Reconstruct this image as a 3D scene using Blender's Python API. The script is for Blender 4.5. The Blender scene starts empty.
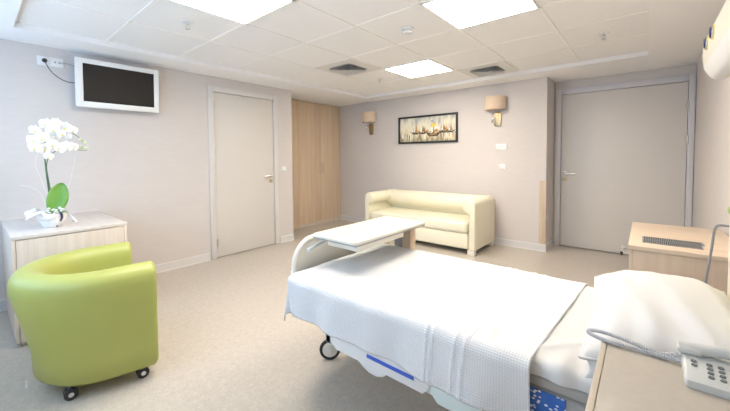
import bpy, bmesh, math, random
from mathutils import Vector, Matrix
random.seed(7)
PI = math.pi
S = bpy.context.scene
C = S.collection

# ------------------------------------------------------------------ helpers
def link(o, parent=None):
    C.objects.link(o)
    if parent: o.parent = parent
    return o

def obj(name, bm, mats, parent=None, smooth=35, loc=None):
    me = bpy.data.meshes.new(name)
    bmesh.ops.recalc_face_normals(bm, faces=bm.faces[:]) if bm.faces else None
    bm.to_mesh(me); bm.free()
    for m in (mats if isinstance(mats, (list, tuple)) else [mats]): me.materials.append(m)
    if smooth:
        me.polygons.foreach_set('use_smooth', [True]*len(me.polygons))
        me.set_sharp_from_angle(angle=math.radians(smooth))
    o = bpy.data.objects.new(name, me)
    link(o, parent)
    if loc: o.location = loc
    return o

def tag(o, label, cat, group=None):
    o['label'] = label; o['category'] = cat
    if group: o['group'] = group
    return o

def thing(name, label, cat, loc=(0, 0, 0), rotz=0, group=None):
    o = bpy.data.objects.new(name, None); link(o)
    o.empty_display_size = .05
    o.location = loc; o.rotation_euler = (0, 0, rotz)
    return tag(o, label, cat, group)

def struct(name, bm, m, parent=None, smooth=35):
    o = obj(name, bm, m, parent, smooth)
    if not parent: o['kind'] = 'structure'
    return o

def copy_tree(root, loc, label, rotz=None):
    r = root.copy(); C.objects.link(r); r.location = loc; r['label'] = label
    if rotz is not None: r.rotation_euler = (0, 0, rotz)
    for ch in list(root.children):
        c = ch.copy(); C.objects.link(c); c.parent = r
        for g in list(ch.children):
            d = g.copy(); C.objects.link(d); d.parent = c
    return r

def nb(): return bmesh.new()

def box(bm, a, b, r=0, seg=3, mi=0):
    a = Vector(a); b = Vector(b)
    lo = Vector([min(a[i], b[i]) for i in range(3)]); hi = Vector([max(a[i], b[i]) for i in range(3)])
    c = (lo+hi)/2; s = hi-lo
    t = bmesh.new()
    bmesh.ops.create_cube(t, size=1)
    for v in t.verts: v.co = Vector((v.co.x*s.x, v.co.y*s.y, v.co.z*s.z))+c
    if r: bmesh.ops.bevel(t, geom=t.edges[:], offset=min(r, min(s)*.49), segments=seg, profile=.5, affect='EDGES')
    for f in t.faces: f.material_index = mi
    merge(bm, t); return bm

def merge(bm, t):
    me = bpy.data.meshes.new('tmp'); t.to_mesh(me); t.free(); bm.from_mesh(me); bpy.data.meshes.remove(me)

def xform(t, M):
    for v in t.verts: v.co = M @ v.co
    return t

def cyl(bm, p0, p1, r0, r1=None, n=24, mi=0, bev=0):
    r1 = r0 if r1 is None else r1
    p0 = Vector(p0); p1 = Vector(p1); d = p1-p0
    t = bmesh.new()
    bmesh.ops.create_cone(t, cap_ends=True, segments=n, radius1=r0, radius2=r1, depth=d.length)
    if bev:
        es = [e for e in t.edges if abs(e.verts[0].co.z-e.verts[1].co.z) < 1e-6]
        bmesh.ops.bevel(t, geom=es, offset=bev, segments=2, profile=.5, affect='EDGES')
    q = Vector((0, 0, 1)).rotation_difference(d.normalized())
    xform(t, Matrix.Translation((p0+p1)/2) @ q.to_matrix().to_4x4())
    for f in t.faces: f.material_index = mi
    merge(bm, t); return bm

def torus(bm, c, axis, R, r, n=32, m=10, mi=0):
    q = Vector((0, 0, 1)).rotation_difference(Vector(axis).normalized()).to_matrix()
    rings = []
    for i in range(n):
        a = 2*PI*i/n
        rings.append([bm.verts.new(Vector(c)+q @ Vector(((R+r*math.cos(2*PI*j/m))*math.cos(a), (R+r*math.cos(2*PI*j/m))*math.sin(a), r*math.sin(2*PI*j/m)))) for j in range(m)])
    for i in range(n):
        for j in range(m):
            f = bm.faces.new((rings[i][j], rings[(i+1) % n][j], rings[(i+1) % n][(j+1) % m], rings[i][(j+1) % m])); f.material_index = mi
    return bm

def smooth_path(pts, k=6):
    P = [Vector(p) for p in pts]
    if len(P) < 3: return P
    out = []
    for i in range(len(P)-1):
        p0 = P[max(i-1, 0)]; p1 = P[i]; p2 = P[i+1]; p3 = P[min(i+2, len(P)-1)]
        for s in range(k):
            t = s/k
            out.append(.5*((2*p1)+(-p0+p2)*t+(2*p0-5*p1+4*p2-p3)*t*t+(-p0+3*p1-3*p2+p3)*t**3))
    out.append(P[-1]); return out

def tube(bm, pts, r, n=10, k=6, mi=0):
    P = smooth_path(pts, k) if k > 1 else [Vector(p) for p in pts]
    rad = r if callable(r) else (lambda t: r)
    prev = None; rings = []
    for i, p in enumerate(P):
        d = (P[min(i+1, len(P)-1)]-P[max(i-1, 0)]).normalized()
        if prev is None:
            u = d.cross(Vector((0, 0, 1)))
            if u.length < 1e-3: u = d.cross(Vector((0, 1, 0)))
            u.normalize()
        else:
            u = (prev-d*prev.dot(d)).normalized()
        prev = u; w = d.cross(u)
        rr = rad(i/(len(P)-1))
        rings.append([bm.verts.new(p+u*rr*math.cos(2*PI*j/n)+w*rr*math.sin(2*PI*j/n)) for j in range(n)])
    for a, b in zip(rings, rings[1:]):
        for j in range(n):
            f = bm.faces.new((a[j], a[(j+1) % n], b[(j+1) % n], b[j])); f.material_index = mi
    for rg in (rings[0], rings[-1]):
        f = bm.faces.new(rg); f.material_index = mi
    return bm

def lathe(bm, prof, c=(0, 0, 0), n=40, mi=0, cap=True):
    c = Vector(c); rings = []
    for r, z in prof:
        rings.append([bm.verts.new(c+Vector((r*math.cos(2*PI*j/n), r*math.sin(2*PI*j/n), z))) for j in range(n)])
    for a, b in zip(rings, rings[1:]):
        for j in range(n):
            f = bm.faces.new((a[j], a[(j+1) % n], b[(j+1) % n], b[j])); f.material_index = mi
    if cap:
        for rg in (rings[0], rings[-1]):
            if (rg[0].co-rg[n//2].co).length > 1e-4: f = bm.faces.new(rg); f.material_index = mi
    return bm

def prism(bm, pts, axis, a, b, bev=0, mi=0, seg=3):
    """outline pts (2D) extruded along axis from a to b. axis x: pts=(y,z); y: (x,z); z: (x,y)"""
    def P(u, v, w): return {'x': (w, u, v), 'y': (u, w, v), 'z': (u, v, w)}[axis]
    t = bmesh.new()
    A = [t.verts.new(P(u, v, a)) for u, v in pts]; B = [t.verts.new(P(u, v, b)) for u, v in pts]
    n = len(pts); fa = t.faces.new(A); fb = t.faces.new(B[::-1])
    for i in range(n): t.faces.new((A[i], A[(i+1) % n], B[(i+1) % n], B[i]))
    bmesh.ops.recalc_face_normals(t, faces=t.faces[:])
    if bev: bmesh.ops.bevel(t, geom=list(set(fa.edges[:]+fb.edges[:])), offset=bev, segments=seg, profile=.5, affect='EDGES')
    for f in t.faces: f.material_index = mi
    merge(bm, t); return bm

def grid(bm, fn, nu, nv, mi=0, closed=False):
    V = [[bm.verts.new(fn(i/nu, j/nv)) for j in range(nv+1)] for i in range(nu+1)]
    for i in range(nu):
        for j in range(nv):
            f = bm.faces.new((V[i][j], V[i+1][j], V[i+1][j+1], V[i][j+1])); f.material_index = mi
    return V

def nz(x, y, z=0):
    from mathutils import noise
    return noise.noise(Vector((x, y, z)))

# ------------------------------------------------------------------ materials
def mat(name, col, rough=.5, metal=0, spec=.5, **k):
    m = bpy.data.materials.new(name); m.use_nodes = True
    nt = m.node_tree; b = nt.nodes['Principled BSDF']
    b.inputs['Base Color'].default_value = (*col, 1)
    b.inputs['Roughness'].default_value = rough
    b.inputs['Metallic'].default_value = metal
    b.inputs['Specular IOR Level'].default_value = spec
    for kk, v in k.items(): b.inputs[kk.replace('_', ' ')].default_value = v
    return m

def N(m, t, **k):
    n = m.node_tree.nodes.new(t)
    for a, v in k.items(): setattr(n, a, v)
    return n

def L(m, a, b): m.node_tree.links.new(a, b)

def varied(name, c1, c2, scale=(1, 1, 1), rough=.5, bump=0, detail=3, ns=1.0, bscale=None, spec=.5, metal=0, lo=.3, hi=.7, **k):
    """noise between two colours, object coordinates stretched by scale"""
    m = mat(name, c1, rough, metal, spec, **k); b = m.node_tree.nodes['Principled BSDF']
    tc = N(m, 'ShaderNodeTexCoord'); mp = N(m, 'ShaderNodeMapping'); mp.inputs['Scale'].default_value = scale
    L(m, tc.outputs['Object'], mp.inputs['Vector'])
    n = N(m, 'ShaderNodeTexNoise'); n.inputs['Scale'].default_value = ns; n.inputs['Detail'].default_value = detail
    L(m, mp.outputs['Vector'], n.inputs['Vector'])
    r = N(m, 'ShaderNodeValToRGB'); r.color_ramp.elements[0].position = lo; r.color_ramp.elements[1].position = hi
    r.color_ramp.elements[0].color = (*c1, 1); r.color_ramp.elements[1].color = (*c2, 1)
    L(m, n.outputs['Fac'], r.inputs['Fac']); L(m, r.outputs['Color'], b.inputs['Base Color'])
    if bump:
        bp = N(m, 'ShaderNodeBump'); bp.inputs['Strength'].default_value = bump; bp.inputs['Distance'].default_value = .002
        src = n
        if bscale:
            n2 = N(m, 'ShaderNodeTexNoise'); n2.inputs['Scale'].default_value = bscale; n2.inputs['Detail'].default_value = 2
            L(m, tc.outputs['Object'], n2.inputs['Vector']); src = n2
        L(m, src.outputs['Fac'], bp.inputs['Height']); L(m, bp.outputs['Normal'], b.inputs['Normal'])
    return m

M = {}
M['wall'] = varied('wallpaper', (.635, .595, .57), (.66, .615, .59), (9, 9, 60), .75, .08, 2, 1, 220, .25)
M['soffit'] = mat('soffit_paint', (.92, .91, .90), .8, spec=.2)
M['tile'] = varied('ceiling_tile', (.88, .87, .86), (.90, .89, .88), (1, 1, 1), .7, .1, 2, 60, 300, .3)
M['rail'] = mat('grid_rail', (.93, .91, .88), .6)
M['door'] = mat('door_laminate', (.66, .625, .585), .45)
M['frame'] = mat('door_frame_paint', (.66, .64, .62), .4)
M['frame2'] = mat('pale_lilac_frame', (.62, .61, .63), .4)
M['skirt'] = mat('skirting', (.68, .665, .66), .4)
M['skirt_top'] = mat('skirting_cap', (.80, .79, .78), .3)
M['wood'] = varied('oak_laminate', (.63, .48, .33), (.73, .585, .43), (28, 28, 1.3), .45, .05, 5, 1)
M['wood_pale'] = varied('pale_oak', (.62, .53, .44), (.74, .66, .58), (26, 26, 1.4), .42, .05, 5, 1)
M['wood_cab'] = varied('cabinet_oak', (.56, .43, .31), (.66, .53, .40), (24, 24, 1.4), .42, .05, 5, 1)
M['wood_top'] = varied('cabinet_oak_top', (.66, .52, .38), (.72, .58, .44), (3, 22, 22), .35, .03, 4, 1)
M['desk_top'] = varied('pale_oak_top', (.64, .58, .53), (.72, .66, .61), (3, 24, 24), .32, .03, 4, 1)
M['bs_top'] = varied('taupe_laminate', (.46, .41, .34), (.49, .44, .37), (40, 40, 40), .35, .05, 2, 1)
M['bs_edge'] = mat('taupe_edge', (.56, .48, .38), .35)
M['cream'] = varied('cream_leather', (.84, .79, .61), (.86, .82, .65), (3, 3, 3), .38, .15, 2, 1, 90)
M['green'] = varied('lime_leather', (.40, .43, .11), (.43, .46, .125), (3, 3, 3), .40, .12, 2, 1, 120)
M['white_pl'] = mat('white_plastic', (.82, .82, .81), .35)
M['cream_pl'] = mat('cream_plastic', (.80, .76, .66), .35)
M['mint_pl'] = mat('mint_plastic', (.74, .83, .80), .35)
M['grey_pl'] = mat('grey_plastic', (.36, .37, .38), .4)
M['blue'] = mat('blue_strip', (.05, .13, .60), .4)
M['black'] = mat('black_rubber', (.02, .02, .022), .5)
M['screen'] = mat('tv_screen', (.016, .013, .011), .45, spec=.25)
M['chrome'] = mat('chrome', (.75, .75, .75), .2, 1)
M['steel'] = mat('brushed_steel', (.62, .61, .58), .35, 1)
M['bronze'] = mat('satin_brass', (.50, .38, .22), .35, .9)
M['shade'] = varied('linen_shade', (.70, .54, .40), (.78, .62, .47), (90, 90, 90), .85, .3, 2, 1)
M['grey_metal'] = mat('grey_metal', (.34, .35, .36), .4, .6)
M['dark'] = mat('dark_slot', (.04, .04, .042), .6)
M['vent'] = mat('vent_grey', (.56, .55, .54), .5)
M['vent_frame'] = mat('vent_white', (.76, .74, .71), .45)
M['linen'] = varied('white_linen', (.69, .68, .66), (.72, .71, .69), (2, 2, 2), .8, .35, 3, 1, 60, .2)
M['flower'] = mat('orchid_petal', (.93, .93, .94), .5)
M['yellow'] = mat('orchid_centre', (.80, .72, .30), .5)
M['leaf'] = varied('orchid_leaf', (.13, .32, .05), (.22, .44, .09), (10, 10, 10), .4)
M['stem'] = mat('orchid_stem', (.10, .16, .07), .5)
M['pot'] = mat('ceramic_white', (.84, .84, .83), .2)
M['paper'] = mat('white_wrap', (.92, .92, .93), .6)
M['navy'] = mat('navy_ribbon', (.03, .03, .12), .5)
M['red'] = mat('red_dot', (.6, .05, .05), .5)
M['phone'] = mat('phone_plastic', (.64, .63, .58), .35)
M['phone_dk'] = mat('phone_keys', (.20, .20, .20), .4)
M['cord'] = mat('cord_grey', (.58, .58, .60), .45)
M['cable'] = mat('cable_grey', (.25, .25, .26), .5)
M['matgrey'] = mat('mattress_grey', (.42, .41, .39), .7)
M['twig'] = mat('white_twig', (.80, .80, .82), .6)

# waffle woven blanket
def waffle():
    m = mat('waffle_blanket', (.87, .865, .865), .85, spec=.2); b = m.node_tree.nodes['Principled BSDF']
    tc = N(m, 'ShaderNodeUVMap'); sp = N(m, 'ShaderNodeSeparateXYZ')
    L(m, tc.outputs['UV'], sp.inputs['Vector'])
    def sine(out, f):
        a = N(m, 'ShaderNodeMath', operation='MULTIPLY'); a.inputs[1].default_value = f
        s = N(m, 'ShaderNodeMath', operation='SINE'); L(m, out, a.inputs[0]); L(m, a.outputs[0], s.inputs[0]); return s.outputs[0]
    s1 = sine(sp.outputs['X'], 2*PI/.0085); s2 = sine(sp.outputs['Y'], 2*PI/.0085)
    mn = N(m, 'ShaderNodeMath', operation='MAXIMUM'); L(m, s1, mn.inputs[0]); L(m, s2, mn.inputs[1])
    wide = sine(sp.outputs['X'], 2*PI/.16)
    r = N(m, 'ShaderNodeMapRange'); r.inputs['From Min'].default_value = -1; r.inputs['From Max'].default_value = 1
    r.inputs['To Min'].default_value = .74; r.inputs['To Max'].default_value = .84
    L(m, mn.outputs[0], r.inputs['Value'])
    nn = N(m, 'ShaderNodeTexNoise'); nn.inputs['Scale'].default_value = 5
    L(m, tc.outputs['UV'], nn.inputs['Vector'])
    mx = N(m, 'ShaderNodeMapRange'); mx.inputs['To Min'].default_value = .95; mx.inputs['To Max'].default_value = 1.05
    L(m, nn.outputs['Fac'], mx.inputs['Value'])
    mu = N(m, 'ShaderNodeMath', operation='MULTIPLY'); L(m, r.outputs[0], mu.inputs[0]); L(m, mx.outputs[0], mu.inputs[1])
    cb = N(m, 'ShaderNodeCombineColor'); 
    for i in range(3): L(m, mu.outputs[0], cb.inputs[i])
    L(m, cb.outputs[0], b.inputs['Base Color'])
    bp = N(m, 'ShaderNodeBump'); bp.inputs['Strength'].default_value = .5; bp.inputs['Distance'].default_value = .002
    L(m, mn.outputs[0], bp.inputs['Height']); L(m, bp.outputs['Normal'], b.inputs['Normal'])
    return m
M['waffle'] = waffle()

# speckled vinyl floor
def floor_mat():
    m = mat('vinyl_floor', (.55, .48, .40), .33, spec=.5); b = m.node_tree.nodes['Principled BSDF']
    tc = N(m, 'ShaderNodeTexCoord')
    n1 = N(m, 'ShaderNodeTexNoise'); n1.inputs['Scale'].default_value = 26; n1.inputs['Detail'].default_value = 6; n1.inputs['Roughness'].default_value = .75
    L(m, tc.outputs['Object'], n1.inputs['Vector'])
    r = N(m, 'ShaderNodeValToRGB'); e = r.color_ramp.elements
    e[0].position = .30; e[0].color = (.475, .425, .365, 1); e[1].position = .70; e[1].color = (.575, .52, .45, 1)
    L(m, n1.outputs['Fac'], r.inputs['Fac'])
    v = N(m, 'ShaderNodeTexVoronoi'); v.inputs['Scale'].default_value = 150
    L(m, tc.outputs['Object'], v.inputs['Vector'])
    r2 = N(m, 'ShaderNodeValToRGB'); e = r2.color_ramp.elements
    e[0].position = .0; e[0].color = (.88, .88, .88, 1); e[1].position = 1; e[1].color = (1.08, 1.08, 1.08, 1)
    L(m, v.outputs['Color'], r2.inputs['Fac'])
    mx = N(m, 'ShaderNodeMix', data_type='RGBA', blend_type='MULTIPLY'); mx.inputs[0].default_value = 1
    L(m, r.outputs['Color'], mx.inputs[6]); L(m, r2.outputs['Color'], mx.inputs[7]); L(m, mx.outputs[2], b.inputs['Base Color'])
    return m
M['floor'] = floor_mat()

def emis(name, col, s):
    m = bpy.data.materials.new(name); m.use_nodes = True; nt = m.node_tree
    b = nt.nodes['Principled BSDF']; b.inputs['Base Color'].default_value = (.9, .9, .9, 1)
    b.inputs['Emission Color'].default_value = (*col, 1); b.inputs['Emission Strength'].default_value = s
    return m
M['lamp'] = emis('lit_diffuser', (1, .905, .79), 26)

# mattress base printed in blue and white
def print_mat():
    m = mat('blue_print', (.05, .16, .5), .6); b = m.node_tree.nodes['Principled BSDF']
    tc = N(m, 'ShaderNodeTexCoord'); v = N(m, 'ShaderNodeTexVoronoi'); v.inputs['Scale'].default_value = 95
    mp = N(m, 'ShaderNodeMapping'); mp.inputs['Scale'].default_value = (.7, .7, 1)
    L(m, tc.outputs['Object'], mp.inputs['Vector']); L(m, mp.outputs['Vector'], v.inputs['Vector'])
    r = N(m, 'ShaderNodeValToRGB'); r.color_ramp.interpolation = 'CONSTANT'; e = r.color_ramp.elements
    e[0].position = 0; e[0].color = (.75, .80, .88, 1); e[1].position = .33; e[1].color = (.04, .15, .52, 1)
    L(m, v.outputs['Distance'], r.inputs['Fac']); L(m, r.outputs['Color'], b.inputs['Base Color'])
    return m
M['print'] = print_mat()

# abstract painted ground of the picture: pale cream sky, grey left
def paint_mat():
    m = mat('painted_canvas', (.8, .75, .6), .5); b = m.node_tree.nodes['Principled BSDF']
    tc = N(m, 'ShaderNodeTexCoord'); mp = N(m, 'ShaderNodeMapping'); mp.inputs['Scale'].default_value = (14, 14, 5)
    L(m, tc.outputs['Object'], mp.inputs['Vector'])
    n = N(m, 'ShaderNodeTexNoise'); n.inputs['Scale'].default_value = 1; n.inputs['Detail'].default_value = 5; L(m, mp.outputs['Vector'], n.inputs['Vector'])
    sp = N(m, 'ShaderNodeSeparateXYZ'); L(m, tc.outputs['Object'], sp.inputs['Vector'])
    ad = N(m, 'ShaderNodeMath', operation='MULTIPLY_ADD'); ad.inputs[1].default_value = 1.6; L(m, sp.outputs['Z'], ad.inputs[0]); 
    L(m, n.outputs['Fac'], ad.inputs[2])
    r = N(m, 'ShaderNodeValToRGB'); e = r.color_ramp.elements
    e[0].position = .15; e[0].color = (.30, .25, .16, 1); e[1].position = .9; e[1].color = (.42, .43, .40, 1)
    x = e.new(.35); x.color = (.72, .66, .45, 1); x = e.new(.55); x.color = (.82, .78, .62, 1); x = e.new(.72); x.color = (.66, .64, .54, 1)
    L(m, ad.outputs[0], r.inputs['Fac']); L(m, r.outputs['Color'], b.inputs['Base Color'])
    return m
M['paint'] = paint_mat()

# ------------------------------------------------------------------ room dimensions
XT, YB, YD, XR, XC, YN = -4.078, 4.838, 5.298, .414, -.979, -.55
XW, YTC, ZS, ZC = -4.66, 3.184, 2.26, 2.298
RX0, RX1, RY0, RY1 = -3.655, .004, .262, 4.467
TOP = 2.5

struct('floor', box(nb(), (-5.5, YN-.15, -.1), (XR+.15, YD+.15, 0)), M['floor'], smooth=0)
# ceiling: tile field with the plastered rim around it
ce = struct('ceiling', box(nb(), (RX0-.05, RY0-.05, ZC), (RX1+.05, RY1+.05, TOP)), M['tile'], smooth=0)
bm = nb()
box(bm, (-5.5, YN-.15, ZS), (RX0, YD+.15, TOP)); box(bm, (RX1, YN-.15, ZS), (XR+.15, YD+.15, TOP))
box(bm, (RX0, YN-.15, ZS), (RX1, RY0, TOP)); box(bm, (RX0, RY1, ZS), (RX1, YD+.15, TOP))
obj('plaster_rim', bm, M['soffit'], ce, smooth=0)
bm = nb()
GX = [-2.99+.6*i for i in range(5)]; GY = [.84+.6*i for i in range(6)]
for x in GX: box(bm, (x-.012, RY0, ZC-.004), (x+.012, RY1, ZC+.01))
for y in GY: box(bm, (RX0, y-.012, ZC-.004), (RX1, y+.012, ZC+.01))
obj('ceiling_grid', bm, M['rail'], ce, smooth=0)
bm = nb()
box(bm, (RX0, RY1-.006, ZS-.006), (RX1, RY1+.004, ZC)); box(bm, (RX0-.004, RY0, ZS-.006), (RX0+.006, RY1, ZC))
box(bm, (RX1-.006, RY0, ZS-.006), (RX1+.004, RY1, ZC))
obj('edge_bead', bm, M['soffit'], ce, smooth=0)

# walls
def wall_with_hole(name, axis, pos, th, a0, a1, h0, h1, z0, z1, m):
    """wall plane at pos along axis; hole a:h0..h1, z:z0..z1"""
    bm = nb()
    def B(u0, u1, w0, w1):
        if u1-u0 < 1e-4 or w1-w0 < 1e-4: return
        if axis == 'x': box(bm, (pos, u0, w0), (pos+th, u1, w1))
        else: box(bm, (u0, pos, w0), (u1, pos+th, w1))
    B(a0, h0, 0, ZS); B(h1, a1, 0, ZS); B(h0, h1, z1, ZS); B(h0, h1, 0, z0)
    return struct(name, bm, m, smooth=0)
wall_with_hole('wall_left', 'x', XT, -.15, YN, YTC, 1.915, 2.92, 0, 2.145, M['wall'])
struct('wall_closet', box(box(nb(), (XT-.15, YTC-.12, 0), (XW-.6, YTC, ZS)), (XW-.6, YTC, 0), (XW-.06, 3.60, ZS)), M['wall'], smooth=0)
struct('wall_back', box(nb(), (-5.5, YB, 0), (XC, YB+.61, ZS)), M['wall'], smooth=0)
wall_with_hole('wall_alcove', 'y', YD, .15, XC, XR+.15, -.96, .408, 0, 2.155, M['wall'])
struct('wall_right', box(nb(), (XR, YN, 0), (XR+.15, YD, ZS)), M['wall'], smooth=0)
wall_with_hole('wall_front', 'y', YN, -.15, -5.5, XR+.15, -4.0, -.8, .75, 2.15, M['wall'])

# unseen boxes added behind both doors to stop world light at the gaps
struct('door_light_stop', box(nb(), (XT-.15, 1.90, 0), (XT-.11, 2.93, 2.2)), M['wall'], smooth=0)
struct('door_light_stop', box(nb(), (XC, YD+.11, 0), (XR+.12, YD+.15, 2.2)), M['wall'], smooth=0)

# window in the front wall behind the viewer
bm = nb()
for x in (-4.0, -2.93, -1.87, -.8): box(bm, (x-.03, YN-.12, .75), (x+.03, YN-.06, 2.15))
box(bm, (-4.0, YN-.12, .75), (-.8, YN-.06, .80)); box(bm, (-4.0, YN-.12, 2.10), (-.8, YN-.06, 2.15))
w = struct('window_1', bm, M['white_pl'], smooth=0)
obj('window_sill', box(nb(), (-4.05, YN-.15, .72), (-.75, YN+.06, .75), .006), M['white_pl'], w)

# baseboards
def skirt(name, a, b, n):
    """a,b ground points; n = unit normal into the room"""
    a = Vector((*a, 0)); b = Vector((*b, 0)); n = Vector((*n, 0))
    bm = nb()
    box(bm, a+n*.0005, b+n*.012+Vector((0, 0, .085)))
    box(bm, a+n*.0005+Vector((0, 0, .085)), b+n*.015+Vector((0, 0, .092)), 0, 1, 1)
    box(bm, a+n*.0005+Vector((0, 0, 0)), b+n*.016+Vector((0, 0, .010)), 0, 1, 1)
    return struct(name, bm, [M['skirt'], M['skirt_top']], smooth=0)
skirt('baseboard_left', (XT, YN), (XT, 1.90), (1, 0))
skirt('baseboard_left', (XT, 2.935), (XT, YTC), (1, 0))
skirt('baseboard_back', (XW, YB), (XC, YB), (0, -1))
skirt('baseboard_alcove', (XC, YB-.012), (XC, YD), (1, 0))
skirt('baseboard_right', (XR, YN), (XR, YD-.03), (-1, 0))
struct('trim_1', box(nb(), (XC-.075, YB-.006, .098), (XC+.004, YB-.0005, .925), .002), M['wood_cab'])

# doors
def hinge(bm, p, d):
    cyl(bm, Vector(p)-Vector((0, 0, .05)), Vector(p)+Vector((0, 0, .05)), .012, n=12, bev=.002)
d1 = bpy.data.objects.new('door_1', None); link(d1); d1['kind'] = 'structure'
bm = nb()
F = XT
box(bm, (F-.1, 1.915, 0), (F+.018, 1.985, 2.145), .004); box(bm, (F-.1, 2.855, 0), (F+.018, 2.92, 2.145), .004)
box(bm, (F-.1, 1.985, 2.075), (F+.018, 2.855, 2.145), .004)
obj('door_frame', bm, M['frame'], d1)
obj('door_leaf', box(nb(), (F-.045, 1.989, .008), (F-.002, 2.851, 2.071), .003), M['door'], d1)
for z in (.2, 1.36, 1.91):
    bm = nb(); hinge(bm, (F+.012, 1.988, z), 0); obj('hinge', bm, M['steel'], d1)
bm = nb(); cyl(bm, (F-.002, 2.80, 1.0), (F+.008, 2.80, 1.0), .026, bev=.003); tube(bm, [(F+.005, 2.80, 1.0), (F+.045, 2.80, 1.0), (F+.055, 2.785, 1.0), (F+.055, 2.74, 1.0), (F+.05, 2.67, .998)], .0095)
obj('door_handle', bm, M['steel'], d1)
bm = nb(); cyl(bm, (F-.002, 2.80, .925), (F+.008, 2.80, .925), .026, bev=.003); box(bm, (F+.008, 2.797, .912), (F+.0095, 2.803, .935))
obj('lock_plate', bm, M['bronze'], d1)

d2 = bpy.data.objects.new('door_2', None); link(d2); d2['kind'] = 'structure'
F = YD; bm = nb()
box(bm, (-.962, F-.022, 0), (-.893, F+.1, 2.155), .004); box(bm, (.352, F-.022, 0), (.409, F+.1, 2.155), .004)
box(bm, (-.893, F-.022, 2.078), (.352, F+.1, 2.155), .004)
obj('door_frame', bm, M['frame2'], d2)
obj('door_leaf', box(nb(), (-.889, F-.004, .01), (.348, F+.04, 2.074), .003), M['door'], d2)
for z in (.25, 1.417, 1.811):
    bm = nb(); hinge(bm, (.352, F-.018, z), 0); obj('hinge', bm, M['steel'], d2)
bm = nb(); cyl(bm, (-.845, F-.004, 1.012), (-.845, F-.014, 1.012), .028, bev=.003)
tube(bm, [(-.845, F-.01, 1.012), (-.845, F-.05, 1.012), (-.83, F-.06, 1.011), (-.78, F-.06, 1.004), (-.715, F-.055, 1.012)], .0095)
obj('door_handle', bm, M['steel'], d2)
bm = nb(); cyl(bm, (-.845, F-.004, .932), (-.845, F-.014, .932), .026, bev=.003); obj('lock_plate', bm, M['bronze'], d2)

# ------------------------------------------------------------------ wardrobe
t = thing('wardrobe', 'tall light oak built-in wardrobe with two doors in the far left corner', 'wardrobe', (-4.93, 4.22, 0))
def W(a, b, r=0): return box(nb(), Vector(a)-Vector((-4.93, 4.22, 0)), Vector(b)-Vector((-4.93, 4.22, 0)), r)
obj('body', W((-5.2, 3.602, .0), (XW-.022, 4.834, 2.255)), M['wood'], t)
obj('side_panel', W((XW-.021, 3.602, .0), (XW+.0, 3.78, 2.255), .001), M['wood'], t)
for y0, y1 in ((3.785, 4.305), (4.309, 4.829)):
    d = obj('door', W((XW-.020, y0, .06), (XW, y1, 2.25), .0015), M['wood'], t)
    yh = y1-.035 if y0 < 4 else y0+.035
    bm = nb(); o_ = Vector((-4.93, 4.22, 0))
    tube(bm, [Vector((XW, yh, .97))-o_, Vector((XW+.028, yh, .972))-o_, Vector((XW+.03, yh, .99))-o_, Vector((XW+.03, yh, 1.11))-o_, Vector((XW+.028, yh, 1.128))-o_, Vector((XW, yh, 1.13))-o_], .005, 8)
    obj('handle', bm, M['steel'], d)
obj('plinth', W((XW-.02, 3.785, 0), (XW-.008, 4.829, .055)), M['wood_pale'], t)

# ------------------------------------------------------------------ ceiling fittings
def light_panel(x, y, label):
    t = thing('ceiling_light', label, 'ceiling light', (x, y, ZC), group='square ceiling light panels')
    bm = nb(); h = .298
    for a, b in (((-h, -h), (h, -h+.012)), ((-h, h-.012), (h, h)), ((-h, -h), (-h+.012, h)), ((h-.012, -h), (h, h))):
        box(bm, (*a, -.008), (*b, -.0005))
    obj('frame', bm, M['rail'], t, smooth=0)
    obj('diffuser', box(nb(), (-h+.013, -h+.013, -.006), (h-.013, h-.013, -.001)), M['lamp'], t, smooth=0)
    return t
lp = light_panel(-2.09, 1.14, 'lit square ceiling panel nearest the television wall, cut by the top of the photo')
copy_tree(lp, (-2.09, 3.54, ZC), 'smallest lit square ceiling panel, farthest back between the two vents')
copy_tree(lp, (-.89, 2.34, ZC), 'large lit square ceiling panel above the bed, right of the smoke detector')

def vent(x, y, label):
    t = thing('ceiling_vent', label, 'vent', (x, y, ZC), group='square ceiling air vents')
    bm = nb(); H = .165
    for a, b in (((-.285, -.285), (.285, -H)), ((-.285, H), (.285, .285)), ((-.285, -H), (-H, H)), ((H, -H), (.285, H))):
        box(bm, (*a, -.006), (*b, -.0005))
    obj('frame', bm, M['vent_frame'], t, smooth=0)
    obj('backing', box(nb(), (-H, -H, -.003), (H, H, -.0005)), M['grey_pl'], t, smooth=0)
    for k in range(4):
        h1 = .160-.040*k; h0 = max(h1-.040, .004); t0 = .006; zt = -.005; zb = -.030
        bm = nb()
        def ring(h, z): return [bm.verts.new((a*h, b*h, z)) for a, b in ((-1, -1), (1, -1), (1, 1), (-1, 1))]
        # cone louvre flaring outward and down
        o1 = ring(h0, zt); o2 = ring(h1, zb); o3 = ring(h1-.002, zb+.001); o4 = ring(max(h0-.002, .002), zt)
        for A_, B_ in ((o1, o2), (o2, o3), (o3, o4)):
            for q in range(4): bm.faces.new((A_[q], A_[(q+1) % 4], B_[(q+1) % 4], B_[q]))
        obj('louvre', bm, M['vent'], t, smooth=0)
    return t
v0 = vent(-2.69, 2.94, 'square grey air vent in the ceiling, left of the small light panel')
copy_tree(v0, (-1.49, 4.14, ZC), 'square grey air vent in the ceiling, right of the small light panel')

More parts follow.
